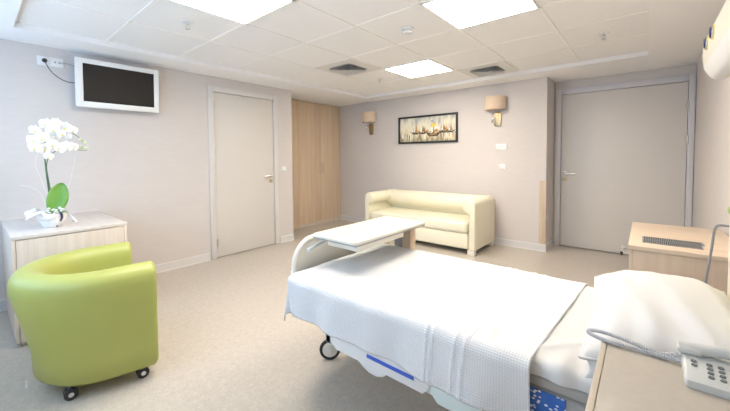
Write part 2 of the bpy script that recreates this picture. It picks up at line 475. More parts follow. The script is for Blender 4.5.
t = thing('smoke_detector', 'round white smoke detector on the ceiling left of the large light panel', 'smoke detector', (-1.5, 2.36, ZC))
bm = nb(); lathe(bm, [(.052, -.0005), (.052, -.012), (.046, -.014)]); obj('base', bm, M['white_pl'], t)
bm = nb(); lathe(bm, [(.036, -.0142), (.040, -.020), (.040, -.030), (.030, -.038), (.012, -.041)]); obj('sensor_head', bm, M['white_pl'], t)
obj('slot_ring', lathe(nb(), [(.0375, -.021), (.0408, -.0215), (.0408, -.0265), (.0375, -.027)]), M['vent'], t)

def sprinkler(x, y, label):
    t = thing('sprinkler', label, 'sprinkler', (x, y, ZC), group='fire sprinkler heads in the ceiling')
    obj('rosette', lathe(nb(), [(.040, -.0005), (.038, -.006), (.016, -.009)]), M['white_pl'], t)
    bm = nb(); cyl(bm, (0, 0, -.008), (0, 0, -.022), .008, n=12)
    tube(bm, [(-.009, 0, -.018), (-.014, 0, -.032), (0, 0, -.05)], .0022, 6); tube(bm, [(.009, 0, -.018), (.014, 0, -.032), (0, 0, -.05)], .0022, 6)
    cyl(bm, (0, 0, -.018), (0, 0, -.048), .0028, n=8); obj('head', bm, M['steel'], t)
    obj('deflector', cyl(nb(), (0, 0, -.050), (0, 0, -.053), .017, n=20), M['steel'], t)
    return t
s0 = sprinkler(-2.69, 1.13, 'small sprinkler head in the ceiling between television wall and nearest light panel')
copy_tree(s0, (-.295, 3.57, ZC), 'small sprinkler head in the ceiling in front of the wide right door')
copy_tree(s0, (-2.72, 3.60, ZC), 'tiny sprinkler head in the ceiling left of the small light panel')

# ------------------------------------------------------------------ television and sockets
tv = thing('television', 'wall-mounted flat television with white frame and dark screen', 'television', (XT, 1.0, 1.97))
bm = nb()
y0, y1, z0, z1 = -.335, .345, -.222, .222
for a, b in (((y0, z0), (y0+.052, z1)), ((y1-.045, z0), (y1, z1)), ((y0+.05, z1-.045), (y1-.04, z1)), ((y0+.05, z0), (y1-.04, z0+.052))):
    box(bm, (.075, *a), (.125, *b), .003)
box(bm, (.06, y0+.01, z0+.01), (.115, y1-.01, z1-.01), .01)
obj('housing', bm, M['white_pl'], tv)
obj('screen', box(nb(), (.1155, y0+.05, z0+.05), (.1185, y1-.043, z1-.043)), M['screen'], tv, smooth=0)
bm = nb(); box(bm, (.0005, -.12, -.12), (.012, .12, .12), .003); box(bm, (.01, -.04, -.05), (.062, .04, .05), .004)
obj('wall_bracket', bm, M['grey_metal'], tv)
tv.rotation_euler = (0, math.radians(2.5), 0)

sk = thing('wall_socket', 'white double wall socket panel with a plug, left of the television', 'socket', (XT, .515, 2.13))
obj('plate', box(nb(), (.0005, -.088, -.04), (.010, .088, .04), .003), M['white_pl'], sk)
for y in (-.045, .045):
    bm = nb(); box(bm, (.0102, y-.034, -.032), (.0135, y+.034, .032), .0015); obj('socket_face', bm, M['white_pl'], sk)
bm = nb(); cyl(bm, (.0137, .03, 0), (.0145, .03, 0), .008, n=16); cyl(bm, (.0137, .058, 0), (.0145, .058, 0), .008, n=16); obj('aerial_port', bm, M['grey_pl'], sk)
bm = nb(); cyl(bm, (.0140, -.04, .002), (.044, -.04, .002), .019, .014, bev=.003)
tag(obj('plug_cable', tube(bm, [(.04, -.04, 0), (.05, -.035, -.03), (.04, 0, -.095), (.035, .06, -.145), (.04, .12, -.168), (.07, .19, -.165)], .0035, 8), M['black'], None, loc=(XT, .515, 2.13)), 'black plug with a cable curving from the wall socket to the television', 'cable')
tag(obj('aerial_cable', tube(nb(), [(.0150, .058, 0), (.03, .07, 0), (.03, .11, .0), (.04, .15, -.012), (.07, .19, -.03)], .0028, 8), M['cable'], None, loc=(XT, .515, 2.13)), 'thin grey cable running straight from socket to television', 'cable')

def plate(name, label, cat, loc, axis, w, h, rocker=True, m=None):
    t = thing(name, label, cat, loc)
    if axis == 'x': f = lambda d, u, v: (d, u, v)
    elif axis == 'y': f = lambda d, u, v: (u, -d, v)
    obj('plate', box(nb(), f(.0005, -w/2, -h/2), f(.010, w/2, h/2), .003), m or M['white_pl'], t)
    if rocker: obj('rocker', box(nb(), f(.0102, -w/3.2, -h/3.2), f(.016, w/3.2, h/3.2), .002), m or M['white_pl'], t)
    return t
plate('light_switch', 'small white light switch beside the narrow left door handle', 'switch', (XT, 3.02, 1.085), 'x', .08, .08)
bm = nb(); o = bpy.data.objects['light_switch']
obj('key_slot', box(nb(), (.0105, -.03, -.034), (.018, .03, -.027), .001), M['grey_pl'], o)
plate('thermostat', 'white rectangular control box on the sofa wall, below the right lamp', 'control box', (-1.54, YB, 1.378), 'y', .15, .085, False)
obj('display', box(nb(), (-.04, -.012, .0), (.04, -.0102, .025), .0008), M['vent_frame'], bpy.data.objects['thermostat'])
plate('light_switch', 'small white square switch under the white control box', 'switch', (-1.525, YB, 1.10), 'y', .085, .08)
plate('wall_socket', 'small grey socket low on the narrow wall return beside the wide door', 'socket', (XC, 4.93, .44), 'x', .07, .085, True, M['frame2'])

# ------------------------------------------------------------------ picture
pc = thing('framed_picture', 'wide abstract boat painting in a black frame above the sofa', 'picture', (-2.713, YB, 1.695))
w, h = .535, .225
bm = nb()
for a, b in (((-w, -h), (w, -h+.028)), ((-w, h-.028), (w, h)), ((-w, -h+.027), (-w+.028, h-.027)), ((w-.028, -h+.027), (w, h-.027))):
    box(bm, (a[0], -.001, a[1]), (b[0], -.034, b[1]), .003)
obj('frame', bm, M['black'], pc)
cols = [M['paint']]+[mat('paint_'+n, c, .5) for n, c in (('umber', (.12, .08, .05)), ('ochre', (.55, .33, .10)), ('white', (.88, .86, .80)), ('yellow', (.95, .72, .05)), ('grey', (.30, .30, .30)), ('rust', (.40, .20, .08)), ('violet', (.35, .28, .50)))]
bm = nb(); box(bm, (-w+.02, -.002, -h+.02), (w-.02, -.012, h-.02))
lay = [-.0125]
def blob(pts, mi):
    lay[0] -= .00012
    bm.faces.new([bm.verts.new((x, lay[0], z)) for x, z in pts]).material_index = mi
R = random.Random(3)
def clampx(x): return max(-w+.032, min(w-.032, x))
for i in range(46):   # hazy upright strokes
    x = R.uniform(-.26, .5); b_ = -.05+R.uniform(-.03, .02); hh = R.uniform(.03, .14); ww = R.uniform(.004, .014)
    blob([(clampx(x-ww), b_), (clampx(x+ww), b_+R.uniform(-.01, .01)), (clampx(x+ww*.2), b_+hh)], R.choice([1, 2, 5, 6, 6, 3]))
for i in range(34):   # reflections
    x = R.uniform(-.5, .5); b_ = -.06+R.uniform(-.03, .01); hh = R.uniform(.04, .11); ww = R.uniform(.004, .011)
    blob([(clampx(x-ww), b_), (clampx(x+ww), b_), (clampx(x+ww*.6), max(b_-hh, -h+.03)), (clampx(x-ww*.5), max(b_-hh, -h+.03))], R.choice([3, 3, 5, 1, 2]))
def boat(cx_, cz, s, hull, sail):
    blob([(cx_-.10*s, cz+.02*s), (cx_-.06*s, cz-.03*s), (cx_+.05*s, cz-.035*s), (cx_+.11*s, cz+.03*s), (cx_+.04*s, cz), (cx_-.04*s, cz)], hull)
    blob([(cx_-.004, cz), (cx_+.004, cz), (cx_+.002, cz+.17*s)], 1)
    blob([(cx_+.006, cz+.01), (cx_+.06*s, cz+.02*s), (cx_+.008, cz+.13*s)], sail)
    blob([(cx_-.006, cz+.01), (cx_-.045*s, cz+.03*s), (cx_-.006, cz+.11*s)], 3)
boat(-.20, -.05, .85, 1, 2); boat(-.07, -.05, .85, 1, 6); boat(.30, -.045, .85, 1, 6); boat(.42, -.05, .7, 1, 2); boat(.13, -.07, 1.45, 1, 2)
blob([(.10, .03), (.15, .03), (.16, .075), (.12, .085), (.10, .06)], 4)
blob([(.14, -.02), (.20, .0), (.17, .05), (.15, .04)], 3); blob([(.10, .10), (.12, .12), (.12, .14), (.09, .13)], 7)
blob([(.06, -.10), (.20, -.09), (.17, -.075), (.09, -.08)], 2)
obj('canvas', bm, cols, pc, smooth=0)

# ------------------------------------------------------------------ wall sconces
def sconce(x, label):
    t = thing('wall_sconce', label, 'wall lamp', (x, YB, 1.67), group='wall lamps above the sofa')
    obj('wall_plate', box(nb(), (-.035, -.0005, 0), (.055, -.022, .20), .004), M['bronze'], t)
    # half-drum shade open at top and bottom
    bm = nb(); n = 28; pts = []
    for i in range(n+1):
        a = PI*i/n; pts.append((.142*math.cos(a)-.0, -.03-.15*math.sin(a)))
    inn = [(x_*.965, -.03+(y_+.03)*.965) for x_, y_ in pts]
    rows = [(pts, .225), (pts, .405), (inn, .405), (inn, .225)]
    V = [[bm.verts.new((p[0]-.015, p[1], z)) for p in r_] for r_, z in rows]
    for k in range(4):
        for i in range(n): bm.faces.new((V[k][i], V[k][i+1], V[(k+1) % 4][i+1], V[(k+1) % 4][i]))
    for i in (0, n): bm.faces.new([V[k][i] for k in range(4)])
    box(bm, (-.155, -.026, .225), (.125, -.032, .405))
    obj('lamp_shade', bm, M['shade'], t, smooth=50)
    bm = nb(); tube(bm, [(.01, -.02, .15), (.01, -.07, .15), (.0, -.09, .17), (.0, -.09, .30)], .006, 8); cyl(bm, (0, -.09, .27), (0, -.09, .33), .018, n=16); obj('lamp_arm', bm, M['bronze'], t)
    obj('bulb', lathe(nb(), [(.002, .39), (.02, .375), (.024, .355), (.014, .331)], (0, -.09, 0), 16), M['white_pl'], t)
    bm = nb(); tube(bm, [(-.01, -.02, .07), (-.02, -.05, .065), (-.04, -.08, .075), (-.045, -.085, .10), (-.045, -.085, .14), (-.045, -.09, .16)], .005, 8)
    obj('reading_arm', bm, M['chrome'], t)
    bm = nb(); cyl(bm, (-.045, -.085, .05), (-.03, -.10, .10), .014, .010, n=16, bev=.002)
    obj('reading_head', bm, M['chrome'], t)
    return t
sc = sconce(-1.60, 'tan half-drum wall lamp right of the picture')
copy_tree(sc, (-3.86, YB, 1.66), 'tan half-drum wall lamp left of the picture near the wardrobe')

# ------------------------------------------------------------------ sofa
sf = thing('sofa', 'cream leather two-seat sofa with rolled arms and back, against the far wall', 'sofa', (-2.49, 4.43, 0))
X0, X1, Y0, Y1 = -.90, .885, -.375, .36
def roll_profile(s=1, wp=.085, rr=.085, z0=.07, top=.70):
    """outer face at u=0, inner at positive u*s; mushroom roll on the inner side"""
    pts = [(0, z0), (0, top-rr)]
    c = (rr, top-rr)
    for i in range(1, 15):
        a = PI-PI*1.42*i/14
        pts.append((c[0]+rr*math.cos(a), c[1]+rr*math.sin(a)))
    pts += [(wp-.008, top-2*rr-.012), (wp, z0)]
    return [(u*s, v) for u, v in pts]
for s, xo in ((1, X0), (-1, X1)):
    bm = nb(); prism(bm, [(xo+u, v) for u, v in roll_profile(s)], 'y', Y0, Y1, .018)
    obj('arm', bm, M['cream'], sf, smooth=50)
bm = nb(); prism(bm, [(Y1-u, v) for u, v in roll_profile(1, .15, .125, .07, .705)], 'x', X0+.03, X1-.03, .02)
obj('backrest', bm, M['cream'], sf, smooth=50)
obj('base', box(nb(), (X0+.10, Y0+.012, .07), (X1-.10, Y1-.10, .265), .015), M['cream'], sf)
for a, b in ((X0+.11, -.008), (-.006, X1-.11)):
    bm = nb(); box(bm, (a, Y0+.002, .27), (b, Y1-.13, .405), .03, 5)
    obj('seat_cushion', bm, M['cream'], sf, smooth=60)
for x in (X0+.01, X1-.10):
    for y in (Y0+.01, Y1-.09): obj('foot', box(nb(), (x, y, 0), (x+.09, y+.07, .068), .004), M['cream_pl'], sf)

# ------------------------------------------------------------------ tub armchair
ac = thing('armchair', 'lime green leather tub armchair on small casters beside the desk', 'armchair', (-2.53, .472, 0), -.085)
# U path in local coords, opening to +y ; outer outline
RO = .400; YA = .215
path = []
for i in range(7): path.append((Vector((RO, YA-(YA-.03)*i/6, 0)), Vector((1, 0, 0)), i/6*.35))
for i in range(1, 32):
    a = -PI*i/32
    path.append((Vector((RO*math.cos(a), .03+RO*.98*math.sin(a), 0)), Vector((math.cos(a), math.sin(a), 0)), .35+.65*math.sin(-a)))
for i in range(7): path.append((Vector((-RO, .03+(YA-.03)*i/6, 0)), Vector((-1, 0, 0)), .35*(1-i/6)))
def chair_section(k):
    # (offset along outward normal, z); k = 1 at the back
    ins = .012+.070*k; sec = [(-ins-.02, .068), (-ins, .09), (-ins*.95, .20), (-ins*.66, .33), (-ins*.28, .46), (0.0, .565)]
    rc = .076; cz = .588
    for i in range(1, 13):
        a = PI*i/13; sec.append((-rc+rc*math.cos(a-.0)*1.0, cz+rc*math.sin(a)))
    sec += [(-2*rc, .57), (-.150-.01*k, .48), (-.150, .40), (-.152, .30), (-.17, .10), (-.165, .068)]
    return sec
bm = nb(); rings = []
ends = [(.94, .012), (.985, .004)]
for idx, (p, n, k) in enumerate(path):
    sec = chair_section(k)
    sh = 0
    rings.append([bm.verts.new(p+n*o_+Vector((0, 0, z))) for o_, z in sec])
m_ = len(rings[0])
for a, b in zip(rings, rings[1:]):
    for j in range(m_): bm.faces.new((a[j], a[(j+1) % m_], b[(j+1) % m_], b[j]))
# rounded front ends of the arms
for ring, sgn in ((rings[0], 1), (rings[-1], -1)):
    prev = ring
    cen = sum((v.co for v in ring), Vector())/m_
    for s_, dy in ((.985, .012), (.94, .022), (.86, .027)):
        cur = [bm.verts.new(Vector((cen.x+(v.co.x-cen.x)*(1-(1-s_)*1.6), v.co.y*0+YA+dy, cen.z+(v.co.z-cen.z)*(1-(1-s_)*.45)))) for v in ring]
        for j in range(m_): bm.faces.new((prev[j], prev[(j+1) % m_], cur[(j+1) % m_], cur[j]))
        prev = cur
    bm.faces.new(prev)
obj('shell', bm, M['green'], ac, smooth=60)
def dshape(r, yf, n=20):
    return [(r, yf)]+[(r*math.cos(-PI*i/n), .03+r*math.sin(-PI*i/n)) for i in range(n+1)]+[(-r, yf)]
bm = nb(); prism(bm, dshape(.247, .21), 'z', .075, .285, .012); obj('base', bm, M['green'], ac, smooth=50)
bm = nb(); prism(bm, dshape(.243, .22), 'z', .288, .42, .035, seg=5); obj('seat_cushion', bm, M['green'], ac, smooth=60)
tag_ = obj('care_tag', box(nb(), (.150, -.30, .085), (.153, -.31, .125)), M['white_pl'], ac)
for x, y in ((.26, -.14), (.325, .17), (-.26, -.14), (-.325, .17)):
    bm = nb(); cyl(bm, (x-.004, y, .03), (x+.02, y, .03), .03, bev=.004); cyl(bm, (x-.032, y, .03), (x-.010, y, .03), .03, bev=.004)
    c = obj('caster', bm, M['black'], ac)
    bm = nb(); cyl(bm, (x-.006, y, .045), (x-.006, y, .085), .008, n=12); prism(bm, [(y-.02, .03), (y+.02, .03), (y+.02, .055), (y+.008, .066), (y-.012, .064)], 'x', x-.0095, x-.0045, .001)
    cyl(bm, (x+.0205, y, .03), (x+.0225, y, .03), .012, n=16)
    obj('caster_fork', bm, M['chrome'], c)

# ------------------------------------------------------------------ desk cabinet
dk = thing('low_cabinet', 'pale oak low cabinet carrying the orchid behind the green armchair', 'cabinet', (-3.62, .48, 0))
hx, hy0, hy1 = .46, -.315, .335
obj('top', box(nb(), (-.455, hy0, .726), (hx, hy1, .75), .002), M['desk_top'], dk)
for y in (hy0+.004, hy1-.022): obj('side_panel', box(nb(), (-.45, y, .03), (hx-.004, y+.018, .725), .001), M['wood_pale'], dk)
obj('back_panel', box(nb(), (-.45, hy0+.024, .06), (-.44, hy1-.024, .725)), M['wood_pale'], dk)
obj('front_panel', box(nb(), (hx-.024, hy0+.024, .03), (hx-.005, hy1-.024, .722), .001), M['wood_pale'], dk)
for x in (-.42, .40):
    for y in (hy0+.03, hy1-.06): obj('foot', box(nb(), (x, y, 0), (x+.03, y+.03, .03)), M['steel'], dk)

# ------------------------------------------------------------------ orchid
oc = thing('potted_orchid', 'white flowering orchid in a white pot wrapped with paper and a dark ribbon', 'plant', (-3.43, .405, .75), .0)
oc.scale = (1.12, .92, 1.12)
bm = nb(); lathe(bm, [(.055, 0), (.075, .02), (.090, .055), (.092, .095), (.086, .095), (.082, .06), (.05, .085)], n=32); obj('pot', bm, M['pot'], oc)
obj('soil', lathe(nb(), [(.068, .078), (.06, .088), (.001, .094)], n=24), mat('moss', (.20, .24, .12), .9), oc)
bm = nb()
def wrapf(u, v):
    a = 2*PI*u*.62+2.35; rr = .090+.070*v+.022*v*math.sin(a*5+1)+.014*math.sin(a*11)*v
    return Vector((rr*math.cos(a), rr*math.sin(a), .055+.075*math.sin(v*1.9)-.035*v*v+.018*v*math.sin(a*7)))
grid(bm, wrapf, 60, 8)
o = obj('wrapping_paper', bm, M['paper'], oc, smooth=60); md = o.modifiers.new('s', 'SOLIDIFY'); md.thickness = .0015
bm = nb()
def ribf(u, v): 
    z = -.0+.10*u; r = .060+.036*min(1, u*1.6)+.002; a = .16+.18*v+.25*math.sin(u*2.5)
    return Vector((r*math.cos(a), r*math.sin(a), z+.003))
grid(bm, ribf, 12, 4); o = obj('ribbon', bm, M['navy'], oc); o.modifiers.new('s', 'SOLIDIFY').thickness = .002
bm = nb()
def ribw(u, v):
    return Vector((.072+.01*u+.012*math.sin(u*6), .055+.07*u+.02*v, .10-.075*u-.01*v+.02*math.sin(u*3)))
grid(bm, ribw, 12, 4); box(bm, (.083, .112, .028), (.088, .120, .036), 0, 1, 1)
o = obj('ribbon_tail', bm, [M['paper'], M['red']], oc)
for k in range(5):   # small filler blossoms at the pot rim
    a = -.5+.55*k; bm = nb()
    for j in range(4):
        q = Vector((.06*math.cos(a)+R.uniform(-.02, .02), .06*math.sin(a)+R.uniform(-.02, .02), .11+R.uniform(-.01, .02)))
        t_ = bmesh.new(); bmesh.ops.create_icosphere(t_, subdivisions=1, radius=.011); xform(t_, Matrix.Translation(q) @ Matrix.Diagonal((1, 1, .6, 1))); merge(bm, t_)
    obj('filler_blossom', bm, M['flower'], oc)
def leaf(p0, d, up, length, width, bend):
    bm = nb(); d = Vector(d).normalized(); up = Vector(up).normalized(); side = d.cross(up).normalized()
    def f(u, v):
        w_ = width*(math.sin(PI*min(1, u*.93+.05))**.6)*(1 if u < .97 else .6); s = (v-.5)*2
        return Vector(p0)+d*length*u+side*s*w_*.5+up*(bend*u*u+.12*width*s*s)
    grid(bm, f, 16, 6)
    o = obj('leaf', bm, M['leaf'], oc, smooth=70); o.modifiers.new('s', 'SOLIDIFY').thickness = .003
leaf((.02, .0, .09), (-.05, .33, .95), (1, -.1, .05), .215, .135, -.01)
leaf((.02, .02, .09), (.35, .85, .15), (0, -.1, 1), .075, .05, -.02)
leaf((0, -.02, .09), (.4, -.8, .30), (0, .1, 1), .06, .04, -.02)
stem_pts = [(0, 0, .09), (-.005, -.012, .22), (.0, -.025, .38), (.005, -.030, .50), (.01, -.015, .60), (.01, .03, .655), (.02, .10, .66), (.02, .17, .62), (.03, .22, .575)]
obj('stem', tube(nb(), stem_pts, lambda t: .0062-.004*t, 8), M['stem'], oc)
obj('stem', tube(nb(), [(.01, .004, .09), (.006, -.006, .25), (.010, -.022, .42), (.02, .02, .50), (.03, .09, .525), (.03, .17, .52), (.04, .23, .515)], lambda t: .0042-.0026*t, 8), M['stem'], oc)
obj('support_stick', tube(nb(), [(-.012, .012, .08), (-.008, -.02, .4), (-.004, -.03, .63)], .003, 6), M['twig'], oc)
for pts in ([(0, .02, .1), (0, .10, .25), (-.02, .14, .36), (0, .16, .47)], [(0, -.02, .1), (0, -.06, .22), (-.01, -.11, .27), (0, -.18, .29)], [(0, 0, .12), (0, -.05, .3), (0, -.085, .42), (.01, -.07, .50)]):
    obj('twig', tube(nb(), pts, .0014, 5), M['twig'], oc)
# one flower mesh: five petals, a lip
def flower_mesh():
    bm = nb()
    def petal(ang, ln, wd):
        ca, sa = math.cos(ang), math.sin(ang)
        def f(u, v):
            s = (v-.5)*2; w_ = wd*math.sin(PI*min(.995, u*.86+.10))**.7
            y = ln*u; x = s*w_*.5; h_ = .006*math.sin(u*2.4)-.004*s*s
            return Vector((h_, x*ca-y*sa, x*sa+y*ca))
        grid(bm, f, 6, 4)
    for a, ln, wd in ((0, .040, .030), (2.25, .038, .028), (-2.25, .038, .028)): petal(a, ln, wd)
    for a in (1.25, -1.25): petal(a, .045, .050)
    t_ = bmesh.new(); bmesh.ops.create_icosphere(t_, subdivisions=2, radius=.008); xform(t_, Matrix.Translation((.010, 0, -.006)) @ Matrix.Diagonal((1, .8, 1.2, 1)))
    for f in t_.faces: f.material_index = 1
    merge(bm, t_)
    return bm
f0 = obj('flower', flower_mesh(), [M['flower'], M['yellow']], oc, smooth=70)
spots = [(.035, -.085, .655, .95), (.03, -.095, .59, 1.05), (.045, -.045, .61, 1.1), (.04, -.035, .535, 1.0), (.05, -.09, .545, 1.0), (.04, -.02, .70, 1.05), (.045, .02, .665, 1.1), (.03, .045, .71, .95),
         (.05, .01, .565, 1.0), (.05, .055, .545, 1.0), (.05, .10, .555, 1.05), (.04, .10, .685, 1.05), (.04, .075, .64, .8), (.03, .15, .67, .75), (.045, .14, .55, .9), (.03, -.01, .49, .8), (.02, .12, .625, .6), (.03, .035, .62, .8)]
for i, (x, y, z, s) in enumerate(spots):
    f = f0 if i == 0 else f0.copy()
    if i: C.objects.link(f); f.parent = oc
    f.location = (x, y, z-.015); f.scale = (s, s, s)
    f.rotation_euler = (R.uniform(-.5, .5), R.uniform(-.25, .3), R.uniform(-.5, .4))
for y, z in ((.195, .59), (.225, .572), (.195, .535), (.235, .53)):
    bm = nb(); t_ = bmesh.new(); bmesh.ops.create_icosphere(t_, subdivisions=2, radius=.011); xform(t_, Matrix.Translation((.03, y, z)) @ Matrix.Diagonal((.8, 1, 1.3, 1))); merge(bm, t_)
    obj('bud', bm, mat('bud_green', (.62, .70, .40), .5) if 'bud_green' not in bpy.data.materials else bpy.data.materials['bud_green'], oc)

# ------------------------------------------------------------------ hospital bed
bd = thing('hospital_bed', 'white adjustable hospital bed frame on casters in the foreground', 'bed', (-.6, 1.5, 0))
O = Vector((-.6, 1.5, 0))
def BB(bm, a, b, r=0, mi=0): return box(bm, Vector(a)-O, Vector(b)-O, r, 3, mi)
bm = nb()
for y in (1.33, 1.70): BB(bm, (-1.42, y, .17), (.20, y+.05, .23), .008)
for x in (-1.42, -.65, .16): BB(bm, (x, 1.33, .17), (x+.05, 1.75, .23), .008)
obj('undercarriage', bm, M['white_pl'], bd)
bm = nb()
for x in (-1.30, .02):
    for y in (1.36, 1.66): BB(bm, (x, y, .22), (x+.06, y+.05, .40), .006)
BB(bm, (-1.40, 1.14, .40), (.24, 1.18, .445), .004); BB(bm, (-1.40, 1.86, .40), (.24, 1.90, .445), .004)
for x in (-1.40, -1.0, -.6, -.2, .18): BB(bm, (x, 1.16, .40), (x+.05, 1.88, .44), .004)
BB(bm, (-1.425, 1.12, .44), (.245, 1.91, .458), .003)
obj('platform', bm, M['white_pl'], bd)
def side_panel(x0, x1, y, z0, z1, m, name='side_rail', lobe=False):
    pts = [(x0, z1), (x0, z0+.03), (x0+.03, z0)]
    if lobe: 
        xm = lobe
        pts += [(xm-.09, z0), (xm-.06, z0-.018), (xm-.03, z0-.028), (xm+.01, z0-.028), (xm+.04, z0-.018), (xm+.06, z0)]
    pts += [(x1-.03, z0), (x1, z0+.03), (x1, z1)]
    bm = nb(); prism(bm, [(a-O.x, b) for a, b in pts], 'y', y-O.y, y+.022-O.y, .005)
    return obj(name, bm, m, bd)
for y in (1.085, 1.922):
    p = side_panel(-1.12, -.60, y, .358, .442, M['white_pl'], lobe=-.86)
    if y < 1.5:
        bm = nb(); BB(bm, (-.90, y-.004, .396), (-.665, y, .412), .002); q = obj('blue_strip', bm, M['blue'], p); q['label'] = 'royal blue strip'
    p2 = side_panel(-.595, -.40, y-.004 if y < 1.5 else y, .352, .446, M['mint_pl']); p2['label'] = 'pale mint side rail section'
    side_panel(-.36, .10, y, .358, .442, M['white_pl'])
# footboard: arched tube with a panel inside
def arch(y0, y1, z0, z1, r):
    pts = [(y0, z0)]
    for i in range(9): a = PI-PI/2*i/8; pts.append((y0+r+r*math.cos(a), z1-r+r*math.sin(a)))
    for i in range(9): a = PI/2-PI/2*i/8; pts.append((y1-r+r*math.cos(a), z1-r+r*math.sin(a)))
    pts.append((y1, z0)); return pts
A = arch(1.175, 1.86, .36, .785, .14)
bm = nb(); tube(bm, [(-1.50-O.x, y-O.y, z) for y, z in A], .0165, 12, 1)
fb = obj('footboard', bm, M['cream_pl'], bd)
bm = nb(); prism(bm, [(y-O.y, z) for y, z in arch(1.19, 1.845, .38, .772, .13)], 'x', -1.507-O.x, -1.493-O.x, .002); obj('footboard_panel', bm, M['cream_pl'], fb)
bm = nb(); tube(bm, [(-1.50-O.x, 1.175-O.y, .58), (-1.50-O.x, 1.175-O.y, .62)], .0195, 12, 1); obj('tube_collar', bm, M['white_pl'], fb)
bm = nb()
for y in (1.42, 1.66): BB(bm, (-1.50, y-.02, .30), (-1.38, y+.02, .43), .005)
BB(bm, (-1.515, 1.30, .355), (-1.485, 1.75, .385), .004)
obj('footboard_mount', bm, M['white_pl'], bd)
# headboard
bm = nb(); prism(bm, [(y-O.y, z) for y, z in arch(1.12, 1.99, .42, 1.02, .06)], 'x', .262-O.x, .292-O.x, .008); hb = obj('headboard', bm, M['cream_pl'], bd)
bm = nb(); prism(bm, [(y-O.y, z) for y, z in arch(1.22, 1.90, .52, .96, .05)], 'x', .256-O.x, .2605-O.x, .002); obj('inset_panel', bm, M['cream'], hb)
bm = nb(); BB(bm, (.255, 1.94, 1.02), (.30, 1.985, 1.045), .004); obj('corner_bumper', bm, mat('bumper_green', (.30, .42, .12), .5), hb)
for x, ys in ((-1.475, (1.42, 1.73)), (.19, (1.42, 1.73))):
    for y in ys:
        bm = nb(); px, py = x-O.x, y-O.y
        torus(bm, (px, py, .066), (.72, -.69, 0), .055, .011, 36, 10)
        w_ = obj('caster', bm, M['black'], bd)
        ax = Vector((.72, -.69, 0)).normalized(); c_ = Vector((px, py, .066))
        bm = nb(); cyl(bm, c_-ax*.010, c_+ax*.010, .048, n=32, bev=.004); h_ = obj('wheel_disc', bm, M['cream_pl'], w_); h_['label'] = 'beige wheel disc'
        bm = nb(); fwd = Vector((.69, .72, 0))
        cyl(bm, c_+fwd*.045+Vector((0, 0, .02)), c_+fwd*.045+Vector((0, 0, .12)), .019, n=20, bev=.003)
        cyl(bm, c_+ax*.009, c_+ax*.015, .012, n=16); tube(bm, [c_-ax*.018, c_-ax*.018+fwd*.03+Vector((0, 0, .01)), c_+fwd*.045+Vector((0, 0, .06))], .008, 8)
        obj('caster_fork', bm, M['white_pl'], w_)

# mattress
mt = thing('mattress', 'blue and white printed mattress with grey band, under the white sheet', 'mattress', (-.6, 1.51, .459))
O2 = Vector((-.6, 1.51, .459))
bm = nb(); box(bm, Vector((-1.43, 1.115, .4592))-O2, Vector((.245, 1.915, .545))-O2, .02); obj('body', bm, M['matgrey'], mt)
bm = nb(); box(bm, Vector((-.9, 1.111, .462))-O2, Vector((-.165, 1.1148, .540))-O2, .001); q = obj('printed_panel', bm, M['print'], mt); q['label'] = 'blue and white printed panel'
bm = nb(); box(bm, Vector((-1.43, 1.112, .5455))-O2, Vector((.245, 1.918, .585))-O2, .012); q = obj('grey_band', bm, M['matgrey'], mt)

def set_uv(o, fn):
    me = o.data; uv = me.uv_layers.new(name='UVMap')
    for l in me.loops: uv.data[l.index].uv = fn[l.vertex_index]

def drape(x0, x1, y0, y1, ztop, ox0, ox1, oy0, oy1, r, name, m, label, cat, wr, nx, ny, flare=.0, hemf=None):
    """cloth over rectangle; overhangs ox0.. oy1; wr(a,b,d) returns small normal displacement"""
    bm = nb(); uvs = []
    def f(u, v):
        a = (x0-ox0)+(x1+ox1-x0+ox0)*u; b = (y0-oy0)+(y1+oy1-y0+oy0)*v
        uvs.append((a, b))
        dx = (a-x0) if a < x0 else (a-x1 if a > x1 else 0); dy = (b-y0) if b < y0 else (b-y1 if b > y1 else 0)
        cx_ = min(max(a, x0), x1); cy_ = min(max(b, y0), y1)
        d = (abs(dx)**3+abs(dy)**3)**(1/3)
        if d < 1e-9: return Vector((cx_, cy_, ztop+wr(a, b, 0)))
        n = Vector((dx, dy, 0)); n.normalize()
        q = d/r
        if q < PI/2: h = r*math.sin(q); z = ztop-r*(1-math.cos(q)); nn = n*math.sin(q)+Vector((0, 0, math.cos(q)))
        else: h = r+flare*(d-r*PI/2); z = ztop-r-(d-r*PI/2); nn = n
        return Vector((cx_, cy_, z))+n*h+nn*wr(a, b, d)
    grid(bm, f, nx, ny)
    o = obj(name, bm, m, None, smooth=70)
    set_uv(o, uvs); tag(o, label, cat)
    return o

# fitted sheet with wrinkles
def wr_sheet(a, b, d):
    w_ = .006*nz(a*9, b*4, 1)+.0035*nz(a*22, b*7, 4)
    near = max(0, 1-abs(b-1.10)/.16)
    w_ += near*.010*math.sin(a*62+3*nz(a*6, b*10, 2))*(.6+.6*nz(a*9, 1, 7))
    w_ += .005*max(0, 1-abs((b-1.25)-(a+.2)*1.2)/.03)*(a > -.25)
    return w_+.001
drape(-1.40, .215, 1.135, 1.89, .632, .05, .05, .062, .062, .03, 'fitted_sheet', M['linen'], 'white wrinkled fitted sheet on the mattress, bare beside the pillow', 'sheet', wr_sheet, 190, 110)

